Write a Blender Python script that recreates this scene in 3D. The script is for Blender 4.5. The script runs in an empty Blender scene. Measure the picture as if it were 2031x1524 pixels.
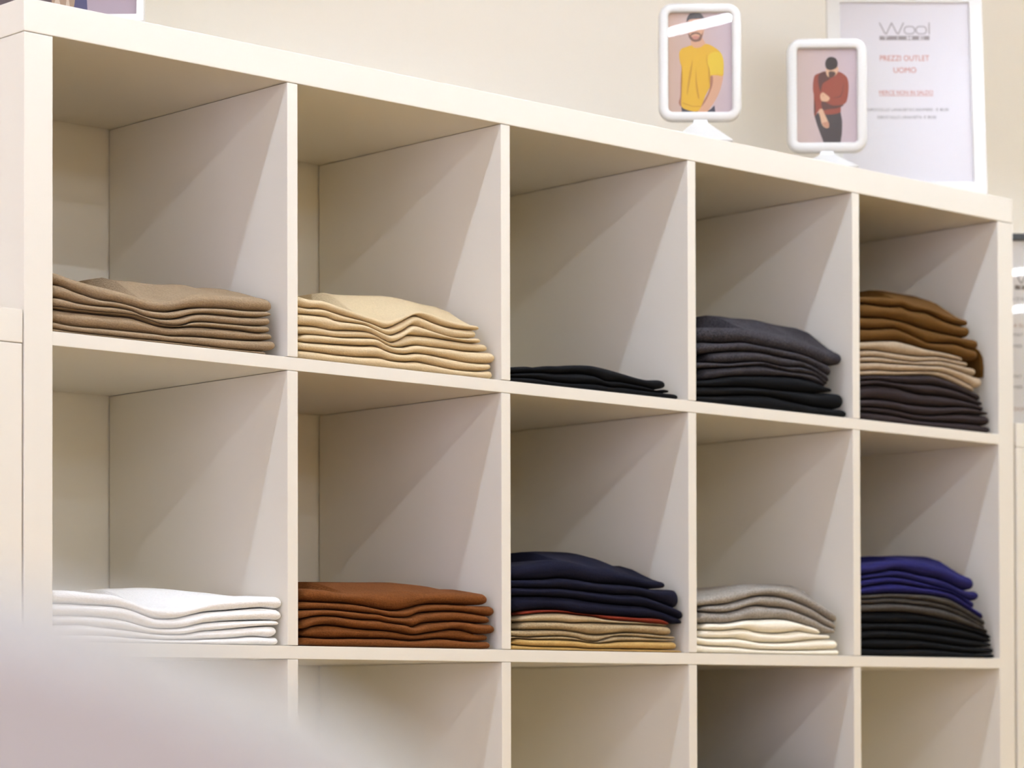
import bpy, bmesh, math, random
from mathutils import Vector, Matrix, noise

random.seed(7)
sc = bpy.context.scene
COL = sc.collection

# ---------------------------------------------------------------- camera
CAM = Vector((-1.6919, -2.6115, 1.0219))
YAW, PITCH, ROLL = 0.7505, 0.0155, -0.0023
fwd = Vector((math.sin(YAW) * math.cos(PITCH), math.cos(YAW) * math.cos(PITCH), math.sin(PITCH)))
rt0 = Vector((math.cos(YAW), -math.sin(YAW), 0))
up0 = rt0.cross(fwd)
right = math.cos(ROLL) * rt0 + math.sin(ROLL) * up0
upv = -math.sin(ROLL) * rt0 + math.cos(ROLL) * up0
cam = bpy.data.cameras.new('camera')
camo = bpy.data.objects.new('camera', cam)
COL.objects.link(camo)
camo.matrix_world = Matrix((
    (right.x, upv.x, -fwd.x, CAM.x), (right.y, upv.y, -fwd.y, CAM.y),
    (right.z, upv.z, -fwd.z, CAM.z), (0, 0, 0, 1)))
cam.sensor_fit = 'HORIZONTAL'
cam.sensor_width = 36
cam.lens = 36 * 5459.14 / 2031
cam.shift_y = 561.13 / 2031
cam.clip_start = 0.02
cam.dof.use_dof = True
cam.dof.focus_distance = 3.30
cam.dof.aperture_fstop = 6.6
sc.camera = camo

# ---------------------------------------------------------------- colour, world, daylight
sc.view_settings.view_transform = 'Standard'
sc.view_settings.look = 'None'
sc.view_settings.gamma = 1
sc.view_settings.use_curve_mapping = False
sc.view_settings.exposure = -0.09
sc.cycles.use_denoising = True
sc.cycles.max_bounces = 10
sc.cycles.diffuse_bounces = 6
sc.cycles.sample_clamp_indirect = 6
sc.cycles.caustics_reflective = False
sc.cycles.caustics_refractive = False

TUBE_POWER = 60.0       # emission of the ceiling tubes
NEAR_TUBE_POWER = 124.0  # the row hung right over the shelf front
SKY_POWER = 5.2
world = bpy.data.worlds.new('daylight')
sc.world = world
world.use_nodes = True
bg = world.node_tree.nodes['Background']
bg.inputs[0].default_value = (0.72, 0.71, 1.0, 1)
bg.inputs[1].default_value = SKY_POWER
# portal that guides the daylight through the shop window in the left wall
pl = bpy.data.lights.new('window_portal', 'AREA')
pl.shape = 'RECTANGLE'; pl.size = 3.6; pl.size_y = 2.2
pl.cycles.is_portal = True
plo = bpy.data.objects.new('window_portal', pl)
COL.objects.link(plo)
plo.location = (-3.66, -2.9, 1.35)
plo.rotation_euler = (0, -math.pi / 2, 0)   # faces +X, into the room

# ---------------------------------------------------------------- helpers
def tag(o, label=None, cat=None, group=None, kind=None):
    if label: o['label'] = label
    if cat: o['category'] = cat
    if group: o['group'] = group
    if kind: o['kind'] = kind
    return o

def link(name, bm, mats, parent=None, smooth=False, sub=0, bevel=0):
    me = bpy.data.meshes.new(name)
    bmesh.ops.recalc_face_normals(bm, faces=bm.faces)
    bm.to_mesh(me); bm.free()
    for m in (mats if isinstance(mats, (list, tuple)) else [mats]):
        me.materials.append(m)
    if smooth:
        me.polygons.foreach_set('use_smooth', [True] * len(me.polygons))
    o = bpy.data.objects.new(name, me)
    COL.objects.link(o)
    if parent is not None: o.parent = parent
    return o

def empty(name, loc=(0, 0, 0), rot=(0, 0, 0)):
    o = bpy.data.objects.new(name, None)
    o.empty_display_size = .05
    COL.objects.link(o)
    o.location = loc; o.rotation_euler = rot
    return o

def box(bm, x0, x1, y0, y1, z0, z1, bev=0.0, seg=2, mi=0):
    r = bmesh.ops.create_cube(bm, size=1)
    vs = r['verts']
    for v in vs:
        v.co = Vector((x0 + (v.co.x + .5) * (x1 - x0), y0 + (v.co.y + .5) * (y1 - y0), z0 + (v.co.z + .5) * (z1 - z0)))
    fs = set(f for v in vs for f in v.link_faces)
    for f in fs: f.material_index = mi
    if bev:
        es = list(set(e for v in vs for e in v.link_edges))
        bmesh.ops.bevel(bm, geom=es, offset=bev, segments=seg, affect='EDGES', profile=.6, clamp_overlap=True)
    return bm

def newbox(*a, **k):
    return box(bmesh.new(), *a, **k)

def cyl(bm, p0, p1, r, n=16):
    p0, p1 = Vector(p0), Vector(p1)
    d = p1 - p0
    q = d.to_track_quat('Z', 'Y').to_matrix().to_4x4()
    q.translation = (p0 + p1) / 2
    bmesh.ops.create_cone(bm, cap_ends=True, segments=n, radius1=r, radius2=r, depth=d.length, matrix=q)
    return bm

# ---------------------------------------------------------------- materials
def mat(name, col, rough=.5, bump=0, bscale=200, var=0, vscale=8, spec=.5, coat=0, sheen=0, metal=0):
    m = bpy.data.materials.new(name); m.use_nodes = True
    nt = m.node_tree; b = nt.nodes['Principled BSDF']
    b.inputs['Base Color'].default_value = (*col, 1)
    b.inputs['Roughness'].default_value = rough
    b.inputs['Specular IOR Level'].default_value = spec
    b.inputs['Coat Weight'].default_value = coat
    b.inputs['Sheen Weight'].default_value = sheen
    b.inputs['Sheen Roughness'].default_value = .5
    b.inputs['Metallic'].default_value = metal
    tc = nt.nodes.new('ShaderNodeTexCoord')
    if var:
        n = nt.nodes.new('ShaderNodeTexNoise'); n.inputs['Scale'].default_value = vscale
        n.inputs['Detail'].default_value = 4
        nt.links.new(tc.outputs['Object'], n.inputs['Vector'])
        mx = nt.nodes.new('ShaderNodeMix'); mx.data_type = 'RGBA'
        mx.inputs[6].default_value = (*[c * (1 - var) for c in col], 1)
        mx.inputs[7].default_value = (*[min(1, c * (1 + var)) for c in col], 1)
        nt.links.new(n.outputs['Fac'], mx.inputs[0])
        nt.links.new(mx.outputs[2], b.inputs['Base Color'])
    if bump:
        n = nt.nodes.new('ShaderNodeTexNoise'); n.inputs['Scale'].default_value = bscale
        n.inputs['Detail'].default_value = 3
        nt.links.new(tc.outputs['Object'], n.inputs['Vector'])
        bp = nt.nodes.new('ShaderNodeBump'); bp.inputs['Strength'].default_value = bump
        bp.inputs['Distance'].default_value = .001
        nt.links.new(n.outputs['Fac'], bp.inputs['Height'])
        nt.links.new(bp.outputs['Normal'], b.inputs['Normal'])
    return m

def srgb(h):
    c = [int(h[i:i + 2], 16) / 255 for i in (0, 2, 4)]
    return tuple(x / 12.92 if x < .04045 else ((x + .055) / 1.055) ** 2.4 for x in c)

def wool(name, hexcol, heather=.0, fuzz=.5):
    """knitted wool: fine rib bump, fibre-scale colour mix, soft sheen"""
    col = srgb(hexcol)
    m = bpy.data.materials.new(name); m.use_nodes = True
    nt = m.node_tree; b = nt.nodes['Principled BSDF']; L = nt.links.new
    b.inputs['Roughness'].default_value = .95
    b.inputs['Specular IOR Level'].default_value = .15
    b.inputs['Sheen Weight'].default_value = fuzz * .4
    b.inputs['Sheen Roughness'].default_value = .45
    b.inputs['Sheen Tint'].default_value = (*[min(1, c * 1.2 + .01) for c in col], 1)
    tc = nt.nodes.new('ShaderNodeTexCoord')
    mp = nt.nodes.new('ShaderNodeMapping'); mp.inputs['Scale'].default_value = (1, 1, 1.6)
    L(tc.outputs['Object'], mp.inputs['Vector'])
    n = nt.nodes.new('ShaderNodeTexNoise'); n.inputs['Scale'].default_value = 380; n.inputs['Detail'].default_value = 3
    L(mp.outputs['Vector'], n.inputs['Vector'])
    n2 = nt.nodes.new('ShaderNodeTexNoise'); n2.inputs['Scale'].default_value = 35; n2.inputs['Detail'].default_value = 3
    L(tc.outputs['Object'], n2.inputs['Vector'])
    ad = nt.nodes.new('ShaderNodeMath'); ad.operation = 'MULTIPLY_ADD'; ad.inputs[1].default_value = .35
    L(n2.outputs['Fac'], ad.inputs[0]); L(n.outputs['Fac'], ad.inputs[2])
    rp = nt.nodes.new('ShaderNodeMapRange')
    rp.inputs['From Min'].default_value = .45; rp.inputs['From Max'].default_value = .95
    L(ad.outputs[0], rp.inputs['Value'])
    v = (.16 if max(col) < .6 else .06) + heather
    mx = nt.nodes.new('ShaderNodeMix'); mx.data_type = 'RGBA'
    mx.inputs[6].default_value = (*[c * (1 - v) for c in col], 1)
    mx.inputs[7].default_value = (*[min(1, c * (1 + v) + heather * .03) for c in col], 1)
    L(rp.outputs['Result'], mx.inputs[0]); L(mx.outputs[2], b.inputs['Base Color'])
    bp = nt.nodes.new('ShaderNodeBump'); bp.inputs['Strength'].default_value = .8; bp.inputs['Distance'].default_value = .0009
    L(ad.outputs[0], bp.inputs['Height']); L(bp.outputs['Normal'], b.inputs['Normal'])
    return m

def emit(name, col, s):
    m = bpy.data.materials.new(name); m.use_nodes = True
    nt = m.node_tree; nt.nodes.remove(nt.nodes['Principled BSDF'])
    e = nt.nodes.new('ShaderNodeEmission'); e.inputs[0].default_value = (*col, 1); e.inputs[1].default_value = s
    nt.links.new(e.outputs[0], nt.nodes['Material Output'].inputs[0])
    return m

def pane(name, ior=1.45):
    """thin clear pane: lets light straight through, mirrors by Fresnel"""
    m = bpy.data.materials.new(name); m.use_nodes = True
    nt = m.node_tree; nt.nodes.remove(nt.nodes['Principled BSDF'])
    t = nt.nodes.new('ShaderNodeBsdfTransparent'); g = nt.nodes.new('ShaderNodeBsdfGlossy')
    g.inputs['Roughness'].default_value = .0
    f = nt.nodes.new('ShaderNodeFresnel'); f.inputs[0].default_value = ior
    x = nt.nodes.new('ShaderNodeMixShader')
    ge = nt.nodes.new('ShaderNodeNewGeometry'); mi = nt.nodes.new('ShaderNodeMix')
    mi.inputs[2].default_value = ior; mi.inputs[3].default_value = 1 / ior     # the same reflectance from both sides
    nt.links.new(ge.outputs['Backfacing'], mi.inputs[0]); nt.links.new(mi.outputs[0], f.inputs[0])
    nt.links.new(f.outputs[0], x.inputs[0]); nt.links.new(t.outputs[0], x.inputs[1]); nt.links.new(g.outputs[0], x.inputs[2])
    nt.links.new(x.outputs[0], nt.nodes['Material Output'].inputs[0])
    return m

M_LAM = mat('white_laminate', (.775, .73, .635), rough=.42, bump=.03, bscale=350, spec=.4)
M_WALL = mat('cream_wall_paint', (.89, .85, .765), rough=.8, bump=.08, bscale=120, var=.015, vscale=2)
M_WALL2 = mat('beige_shop_wall', (.76, .63, .38), rough=.85, bump=.08)
M_CEIL = mat('white_ceiling_paint', (.80, .75, .66), rough=.9, bump=.05)
M_FLOOR = mat('oak_floor', (.46, .32, .14), rough=.45, bump=.05, var=.15, vscale=3)
M_PLAST = mat('white_frame_plastic', (.67, .655, .615), rough=.28, spec=.5)
M_LACQ = mat('white_lacquered_frame', (.74, .725, .68), rough=.35)
M_BLACK = mat('black_frame', (.02, .02, .02), rough=.35)
M_PAPER = mat('white_paper', (.80, .77, .79), rough=.8, bump=.02)
M_PAPER2 = mat('warm_white_paper', (.72, .68, .65), rough=.8, bump=.02)
M_PANE = pane('clear_pane')
M_CARD = mat('backing_card', (.30, .27, .22), rough=.9)
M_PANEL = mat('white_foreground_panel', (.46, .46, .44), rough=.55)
M_ALU = mat('white_lamp_housing', (.8, .8, .8), rough=.4)
M_TUBE = emit('lit_tube', (.79, .885, 1.0), TUBE_POWER)
M_TUBE_MID = emit('lit_mid_tube', (.79, .885, 1.0), 1.7 * TUBE_POWER)
M_TUBE_NEAR = emit('lit_near_tube', (.70, .815, 1.0), NEAR_TUBE_POWER)

# ---------------------------------------------------------------- room
RX0, RX1, RY0, RY1, RH = -3.6, 5.2, -6.6, .378, 2.86
def struct(name, bm, m, parent=None):
    o = link(name, bm, m, parent); o['kind'] = 'structure'; return o
struct('floor', newbox(RX0 - .1, RX1 + .1, RY0 - .1, RY1 + .1, -.1, 0), M_FLOOR)
struct('ceiling', newbox(RX0 - .1, RX1 + .1, RY0 - .1, RY1 + .1, RH, RH + .1), M_CEIL)
struct('wall_back', newbox(RX0 - .1, RX1 + .1, RY1, RY1 + .1, 0, RH), M_WALL)
struct('wall_right', newbox(RX1, RX1 + .1, RY0, RY1, 0, RH), M_WALL2)
struct('wall_front', newbox(RX0 - .1, RX1 + .1, RY0 - .1, RY0, 0, RH), M_WALL2)
wl = bmesh.new()                                   # left wall with the shop window opening
WY0, WY1, WZ0, WZ1 = -4.7, -1.1, .25, 2.45
box(wl, RX0 - .1, RX0, RY0, WY0, 0, RH); box(wl, RX0 - .1, RX0, WY1, RY1, 0, RH)
box(wl, RX0 - .1, RX0, WY0, WY1, 0, WZ0); box(wl, RX0 - .1, RX0, WY0, WY1, WZ1, RH)
struct('wall_left', wl, M_WALL2)
def rect_ring(bm, a0, a1, b0, b1, d0, d1, wd, to3):
    # one closed rectangular frame: outer a0..a1 x b0..b1, width wd, depth d0..d1
    R = []
    for ins, d in ((0, d0), (wd, d0), (wd, d1), (0, d1)):
        R.append([bm.verts.new(to3(a, b, d)) for a, b in ((a0 + ins, b0 + ins), (a1 - ins, b0 + ins), (a1 - ins, b1 - ins), (a0 + ins, b1 - ins))])
    for i in range(4):
        p, q = R[i], R[(i + 1) % 4]
        for j in range(4): bm.faces.new((p[j], p[(j + 1) % 4], q[(j + 1) % 4], q[j]))
    return bm
wf = rect_ring(bmesh.new(), WY0, WY1, WZ0, WZ1, RX0 - .07, RX0 - .02, .06, lambda a, b, d: (d, a, b))
w1 = struct('window_1', wf, M_LACQ)
struct('window_mullion', newbox(RX0 - .07, RX0 - .02, -2.93, -2.87, WZ0 + .06, WZ1 - .06), M_LACQ, w1)
struct('pane', newbox(RX0 - .048, RX0 - .042, WY0 + .05, WY1 - .05, WZ0 + .05, WZ1 - .05), M_PANE, w1)
bb = newbox(RX0, RX1, RY1 - .012, RY1, 0, .07, bev=.003)
struct('baseboard_back', bb, M_LACQ)

# ---------------------------------------------------------------- lamps: long bare tubes in rows along the shop
def tube_lamp(y, z, label, near=False, mt=None):
    t = empty('tube_lamp', (0, y, z))
    tag(t, label, 'lamp', 'rows of ceiling tube lamps')
    x0, x1 = -3.2, 4.8
    b = newbox(x0, x1, -.0305 if near else -.02, .0305 if near else .02, .022, .05, bev=.002)
    link('housing', b, M_ALU, t)
    link('tube', cyl(bmesh.new(), (x0 + .02, 0, 0), (x1 - .02, 0, 0), .0072, 12), M_TUBE_NEAR if near else (mt or M_TUBE), t)
    if near:                                        # added plates, shaped to keep this tube's light off the upper back wall
        for s_ in (-1, 1): link('added_baffle', newbox(x0, x1, s_ * .032 - .001, s_ * .032 + .001, -.033, .05), M_ALU, t)
    for x in (x0, x1 - .02): link('end_cap', newbox(x, x + .02, -.012, .012, -.012, .024, bev=.002), M_ALU, t)
    for x in (-2.6, -.6, 1.6, 4.0): link('suspension_wire', cyl(bmesh.new(), (x, 0, .048), (x, 0, RH - z), .0012, 6), M_ALU, t)
tube_lamp(-.39, 2.60, 'white tube lamp hung closest to the cube shelf', near=True)
tube_lamp(-2.0, 2.76, 'white tube lamp hung two metres in front of the cube shelf', mt=M_TUBE_MID)
tube_lamp(-3.6, 2.76, 'white tube lamp hung behind the camera position')
tube_lamp(-5.2, 2.76, 'white tube lamp hung second from the front wall of the shop')
tube_lamp(-6.0, 2.76, 'white tube lamp hung closest to the front wall of the shop')

# ---------------------------------------------------------------- cube shelves
D = .374                         # depth
CW, BT, OT = .336, .016, .038    # cell width, inner board, outer board
VS = .9926                       # true cell height is a touch under its width
def hz(z): return 1.82 - (1.82 - z) * VS
def cube_shelf(name, x0, n, top, label, floor_z=0.0):
    """n x n open cube shelf, its left outer face at x0, top face at `top`"""
    t = empty(name, (x0, 0, 0)); tag(t, label, 'shelf')
    CHh, BTh, OTh = CW * VS, BT * VS, OT * VS
    width = 2 * OT + n * CW + (n - 1) * BT
    g = .0006
    link('top_board', newbox(0, width, 0, D, top - OTh, top, bev=.0012), M_LAM, t)
    zb = top - OTh - n * CHh - (n - 1) * BTh
    link('bottom_board', newbox(0, width, 0, D, zb - OTh, zb, bev=.0012), M_LAM, t)
    for xa in (0.0006, width - OT - .0006):
        link('side_panel', newbox(xa, xa + OT, 0.0004, D, zb + g, top - OTh - g, bev=.0012), M_LAM, t)
    for r in range(1, n):
        zt = top - OTh - r * CHh - (r - 1) * BTh
        link('shelf_board', newbox(OT, width - OT, .0006, D, zt - BTh, zt, bev=.0007), M_LAM, t)
    for r in range(n):
        zt = top - OTh - r * (CHh + BTh)
        for c in range(1, n):
            xa = OT + c * CW + (c - 1) * BT
            link('divider', newbox(xa, xa + BT, .0003, D, zt - CHh + g, zt - g, bev=.0007), M_LAM, t)
    return t, zb - OTh

big, zfoot = cube_shelf('cube_shelf', 0, 5, 1.82, 'tall white cube shelf with knitwear piles in its open compartments')
pl_bm = newbox(.01, 1.81, .02, D - .01, 0, zfoot, bev=.001)
link('plinth', pl_bm, M_LAM, big)
sw = 2 * OT + 4 * CW + 3 * BT
lo, zf2 = cube_shelf('cube_shelf', -sw - .0012, 4, 1.4697, 'lower white cube shelf butted against the left side of the tall one')
link('plinth', newbox(.01, sw - .01, .02, D - .01, 0, zf2, bev=.001), M_LAM, lo)
ro, zf3 = cube_shelf('cube_shelf', 1.826, 4, 1.4697, 'lower white cube shelf standing right of the tall one under the black-rimmed notice')
link('plinth', newbox(.01, sw - .01, .02, D - .01, 0, zf3, bev=.001), M_LAM, ro)

# ---------------------------------------------------------------- folded knitwear
# fold lines read off each pile, in millimetres from the lower left corner of its compartment
PILES = {
 'taupe': dict(cell=(0, 0), back=[(128.7, 86.9), (146.2, 85.4), (172.8, 86.0), (199.6, 85.1), (217.7, 86.0), (235.9, 88.5), (254.3, 86.0), (286.7, 89.8), (310.2, 88.0), (333.8, 89.1), (381.8, 90.9)],
  xr=[322.1, 320.7, 318.8, 317.9, 321.9, 325.9, 311.3],
  xl=[None, None, None, None, None, None, None],
  folds=[
   [(3.3,70.8),(14.6,68.6),(31.2,65.1),(56.3,61.6),(77.4,59.4),(98.7,57.1),(120.2,54.0),(141.9,51.7),(159.4,52.6),(177.0,57.0),(199.2,63.8),(221.7,67.0),(253.4,68.4),(299.6,70.3),(321.8,68.8)],
   [(3.3,55.7),(18.8,54.5),(31.2,51.1),(47.9,47.5),(68.9,43.5),(90.1,43.0),(111.5,41.0),(133.2,38.3),(150.6,37.7),(168.2,39.4),(185.8,43.5),(203.7,47.0),(230.7,49.7),(253.4,51.0),(276.4,51.4),(306.5,53.4)],
   [(3.3,40.4),(18.8,39.9),(39.5,37.0),(64.7,36.0),(90.1,36.8),(111.5,35.3),(128.8,30.7),(146.2,29.4),(163.7,30.0),(181.4,33.1),(199.2,38.8),(217.1,41.6),(239.7,42.7),(267.2,43.1),(297.2,45.1),(320.6,48.6)],
   [(3.3,29.1),(18.8,28.9),(39.5,28.3),(64.7,28.6),(94.4,29.4),(115.8,29.3),(133.1,26.3),(150.6,23.0),(170.3,22.7),(185.8,24.8),(199.2,29.7),(221.6,31.8),(253.4,32.7),(285.6,33.8),(318.2,36.9)],
   [(3.3,27.4),(18.8,27.1),(39.5,26.9),(64.7,27.2),(94.4,28.0),(115.8,27.9),(133.1,24.9),(150.6,21.5),(170.3,21.2),(185.8,23.0),(199.2,24.8),(230.7,26.5),(267.1,27.1),(294.9,26.4),(318.2,28.2)],
   [(3.3,12.9),(18.8,10.6),(39.5,9.9),(64.7,10.5),(94.4,11.0),(120.2,11.2),(141.8,11.4),(163.7,10.7),(194.7,13.0),(230.7,14.5),(276.3,16.0),(320.6,19.5)],
   [(3.3,4.8),(18.8,3.2),(47.9,2.8),(77.4,2.8),(111.5,2.9),(141.8,3.4),(163.7,3.5),(197.0,3.4),(230.6,3.1),(276.3,3.5),(308.8,4.9),(322.9,7.6)],
  ]),
 'cream': dict(cell=(1, 0), back=[(108.7, 102.2), (126.2, 101.3), (155.6, 103.2), (191.3, 105.6), (229.5, 107.2), (251.9, 105.9), (276.6, 103.4), (309.8, 101.4), (343.5, 98.9), (377.5, 94.8), (396.9, 90.7)],
  xr=[308.5, 303.7, 309.3, 322.7, 335.5, 327.7, 329.4],
  xl=[None, None, None, None, 4.0, None, None],
  folds=[
   [(2.6,79.5),(23.4,75.8),(45.8,75.9),(72.2,71.1),(95.0,66.8),(122.0,62.7),(143.4,61.0),(161.0,64.9),(184.7,73.2),(204.6,78.2),(220.7,77.5),(236.8,73.7),(259.2,70.5),(281.7,68.8),(300.3,68.3)],
   [(2.6,67.2),(12.2,64.5),(25.2,64.0),(42.0,65.5),(60.8,63.4),(83.6,59.7),(106.5,56.8),(125.8,54.1),(141.4,51.1),(151.2,51.3),(164.9,57.1),(180.7,65.3),(190.7,70.0),(200.6,71.8),(214.6,69.3),(232.7,65.3),(249.0,62.7),(273.5,61.9),(298.3,62.7)],
   [(2.6,55.6),(15.9,56.1),(34.5,56.5),(53.3,56.5),(64.6,53.5),(75.9,52.4),(91.2,52.4),(110.4,51.9),(122.0,49.3),(135.5,45.4),(149.2,42.9),(159.0,43.1),(176.7,49.9),(192.6,58.9),(208.6,57.4),(228.7,53.2),(253.0,49.4),(277.6,50.1),(300.3,52.1)],
   [(2.6,41.1),(34.5,42.6),(60.8,40.7),(91.2,42.8),(114.2,43.7),(125.8,41.5),(139.4,36.8),(151.1,33.7),(159.0,34.1),(170.8,38.9),(182.7,45.2),(198.6,46.4),(218.6,47.0),(248.9,45.9),(281.7,45.1),(306.5,45.8)],
   [(2.5,30.5),(34.5,32.4),(72.1,32.5),(106.5,35.0),(129.7,35.9),(143.3,31.2),(155.0,28.5),(176.7,29.4),(186.6,32.0),(198.5,34.3),(220.6,34.3),(248.9,34.5),(281.6,34.4),(319.0,36.1)],
   [(2.5,22.2),(15.8,21.5),(53.2,23.1),(83.5,24.4),(110.3,25.7),(131.6,27.2),(145.2,23.2),(160.9,20.5),(180.6,21.0),(194.5,23.7),(216.5,24.1),(248.9,22.3),(281.6,19.8),(310.6,20.3),(334.7,22.7)],
   [(2.5,11.4),(34.4,11.3),(68.3,10.5),(98.8,11.0),(137.4,13.2),(153.0,11.1),(176.6,11.2),(198.5,13.5),(224.5,11.5),(252.9,9.0),(281.6,8.6),(310.6,10.4),(326.3,13.5)],
  ]),
 'black': dict(cell=(2, 0), back=None,
  xr=[302.0, 309.9, 327.0],
  xl=[None, None, None],
  folds=[
   [(3.3,19.5),(19.1,21.8),(35.9,23.5),(49.1,23.4),(71.8,27.2),(94.8,29.3),(117.9,32.2),(153.0,35.1),(172.7,34.7),(196.5,32.4),(224.5,28.4),(244.7,25.5),(261.0,24.2),(285.6,26.2),(297.9,25.8),(302.1,24.7)],
   [(3.2,11.0),(45.3,15.8),(71.8,18.0),(94.7,18.9),(129.5,22.0),(149.0,22.2),(164.7,20.7),(180.5,15.7),(204.4,16.9),(236.6,15.2),(260.9,13.5),(277.3,11.2),(295.8,13.4)],
   [(3.2,6.2),(49.0,8.6),(79.4,6.9),(114.0,7.1),(145.1,9.1),(172.6,10.1),(194.4,8.3),(208.4,9.4),(232.5,9.2),(265.0,8.2),(308.2,8.6)],
  ]),
 'charcoal': dict(cell=(3, 0), back=[(117.3, 140.8), (147.8, 143.0), (173.3, 142.9), (203.3, 144.0), (224.9, 144.3), (255.4, 142.3), (290.7, 141.2), (321.9, 140.4), (348.9, 139.1), (367.0, 136.3), (389.8, 130.1), (412.8, 121.6)],
  xr=[325.0, 297.7, 293.2, 289.9, 286.6, 300.4, 326.3, 340.8],
  xl=[11.5, 9.5, 31.8, None, 19.6, None, None, None],
  folds=[
   [(4.2,105.6),(33.5,108.3),(58.0,110.6),(86.8,112.6),(107.6,113.9),(136.9,112.3),(170.8,111.2),(200.8,109.7),(226.8,107.7),(244.2,105.0),(266.1,101.2),(288.2,97.3),(301.5,96.8),(317.1,96.2),(323.9,96.1)],
   [(4.1,83.5),(21.2,85.3),(43.5,86.3),(74.3,89.1),(103.3,92.4),(128.4,91.8),(157.9,90.2),(192.1,88.9),(222.3,87.3),(252.8,82.7),(274.8,78.8),(292.5,76.7),(314.8,77.8)],
   [(4.0,66.9),(33.3,70.5),(61.9,74.7),(86.6,78.3),(115.8,80.8),(145.2,81.3),(179.2,79.2),(209.2,77.5),(233.1,75.3),(252.7,71.2),(274.7,64.3),(296.8,56.7)],
   [(3.9,55.8),(33.2,57.6),(61.8,58.7),(86.5,61.4),(115.7,65.3),(143.0,67.6),(170.6,65.7),(196.2,65.0),(226.5,67.5),(248.3,65.0),(265.8,59.2),(287.9,49.4)],
   [(3.9,46.9),(33.2,49.7),(86.5,55.8),(128.2,61.4),(149.3,63.2),(170.5,61.4),(204.8,58.6),(235.2,58.9),(257.0,57.1),(274.6,49.8),(287.8,46.5)],
   [(3.8,30.3),(33.1,33.3),(57.6,38.1),(86.5,43.2),(128.2,46.9),(170.5,50.3),(200.5,51.8),(235.1,51.7),(261.4,48.8),(279.0,44.4),(296.7,41.4)],
   [(3.8,21.3),(94.7,28.5),(136.5,30.3),(178.9,30.8),(232.8,32.1),(265.7,33.2),(292.2,36.0)],
   [(3.7,8.9),(53.4,12.7),(115.4,18.8),(157.6,20.6),(189.5,18.8),(232.7,14.9),(265.5,13.0),(301.0,12.7),(321.1,13.4)],
  ]),
 'mustard': dict(cell=(4, 0), back=[(132.1, 214.9), (159.2, 217.7), (193.7, 217.5), (225.7, 217.4), (246.2, 216.9), (263.9, 214.2), (293.6, 210.7)],
  xr=[273.8, 276.5, 299.2, 294.7, 258.6, 272.0, 290.8, 304.3, 286.9, 301.3, 306.7, 310.4, 320.0, 324.9, 327.3],
  xl=[None, None, None, None, None, None, None, None, None, None, None, None, None, None, None],
  folds=[
   [(4.7,182.9),(30.7,185.5),(63.9,188.8),(94.6,189.8),(114.4,189.5),(131.3,186.7),(159.9,183.5),(188.7,180.6),(217.8,177.4),(247.1,174.7),(267.8,173.6),(272.3,173.1)],
   [(4.6,172.6),(30.6,174.9),(58.2,174.9),(86.1,175.9),(108.6,178.7),(128.4,174.7),(154.1,175.4),(171.3,175.2),(194.4,170.2),(217.7,166.0),(247.0,163.3),(267.8,163.4)],
   [(4.5,152.9),(36.0,155.0),(69.2,157.3),(97.2,157.3),(125.4,155.5),(148.2,152.2),(176.9,149.5),(211.7,147.2),(246.9,145.9),(273.6,145.6)],
   [(4.4,135.3),(41.4,137.8),(69.1,141.3),(91.5,143.7),(114.0,141.0),(142.4,134.6),(171.0,129.0),(205.7,131.2),(240.9,133.4),(270.5,129.6),(297.3,128.3)],
   [(4.2,115.9),(35.8,119.6),(69.0,123.5),(97.0,125.6),(130.9,123.6),(165.2,119.5),(199.8,118.0),(234.9,115.5),(261.4,112.3),(291.2,112.1)],
   [(4.1,102.6),(41.2,106.8),(80.1,106.6),(113.8,106.0),(153.6,106.7),(188.2,109.7),(223.1,109.0),(255.5,107.6)],
   [(4.1,92.6),(46.6,96.6),(85.6,96.4),(130.7,96.6),(170.8,100.9),(205.5,103.3),(240.7,101.4),(270.2,100.2)],
   [(4.0,85.0),(46.6,88.6),(85.5,90.1),(130.7,92.1),(170.7,93.7),(193.9,95.6),(228.8,94.0),(264.2,89.6),(288.0,86.9)],
   [(3.9,72.5),(46.5,77.1),(85.4,78.5),(130.6,82.2),(170.7,85.5),(205.4,85.5),(240.5,80.3),(270.0,72.6),(284.9,67.3),(299.9,70.3)],
   [(3.9,64.8),(40.9,68.7),(85.4,72.3),(130.6,76.5),(170.6,79.7),(199.5,78.5),(228.7,73.0),(258.1,66.7),(290.8,61.3)],
   [(3.8,57.7),(46.4,62.0),(90.9,61.1),(141.8,63.3),(182.0,65.6),(216.9,63.8),(252.1,59.2),(281.8,52.3),(302.7,48.3)],
   [(3.8,48.9),(40.8,54.5),(85.3,55.3),(119.0,52.6),(153.2,49.8),(187.7,50.6),(228.5,50.1),(269.8,45.9),(302.7,42.8)],
   [(3.7,29.5),(40.7,33.2),(79.5,33.5),(118.9,31.9),(158.8,32.2),(199.2,33.3),(240.2,36.3),(275.7,37.1),(307.1,33.9)],
   [(3.6,19.0),(46.1,21.2),(85.0,21.4),(124.5,18.0),(164.4,18.1),(204.9,21.9),(246.0,26.7),(287.6,28.8),(317.6,29.1)],
   [(3.6,12.8),(40.6,13.7),(85.0,12.5),(130.1,9.4),(170.1,9.5),(216.5,10.9),(263.6,12.4),(322.0,12.7)],
  ]),
 'white': dict(cell=(0, 1), back=[(125.4, 64.9), (151.1, 67.0), (187.2, 69.7), (219.7, 68.9), (252.7, 66.5), (277.7, 64.6), (303.0, 60.5), (324.3, 62.8)],
  xr=[336.6, 334.7, 331.7, 329.1, 330.8],
  xl=[None, None, None, None, None],
  folds=[
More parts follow.
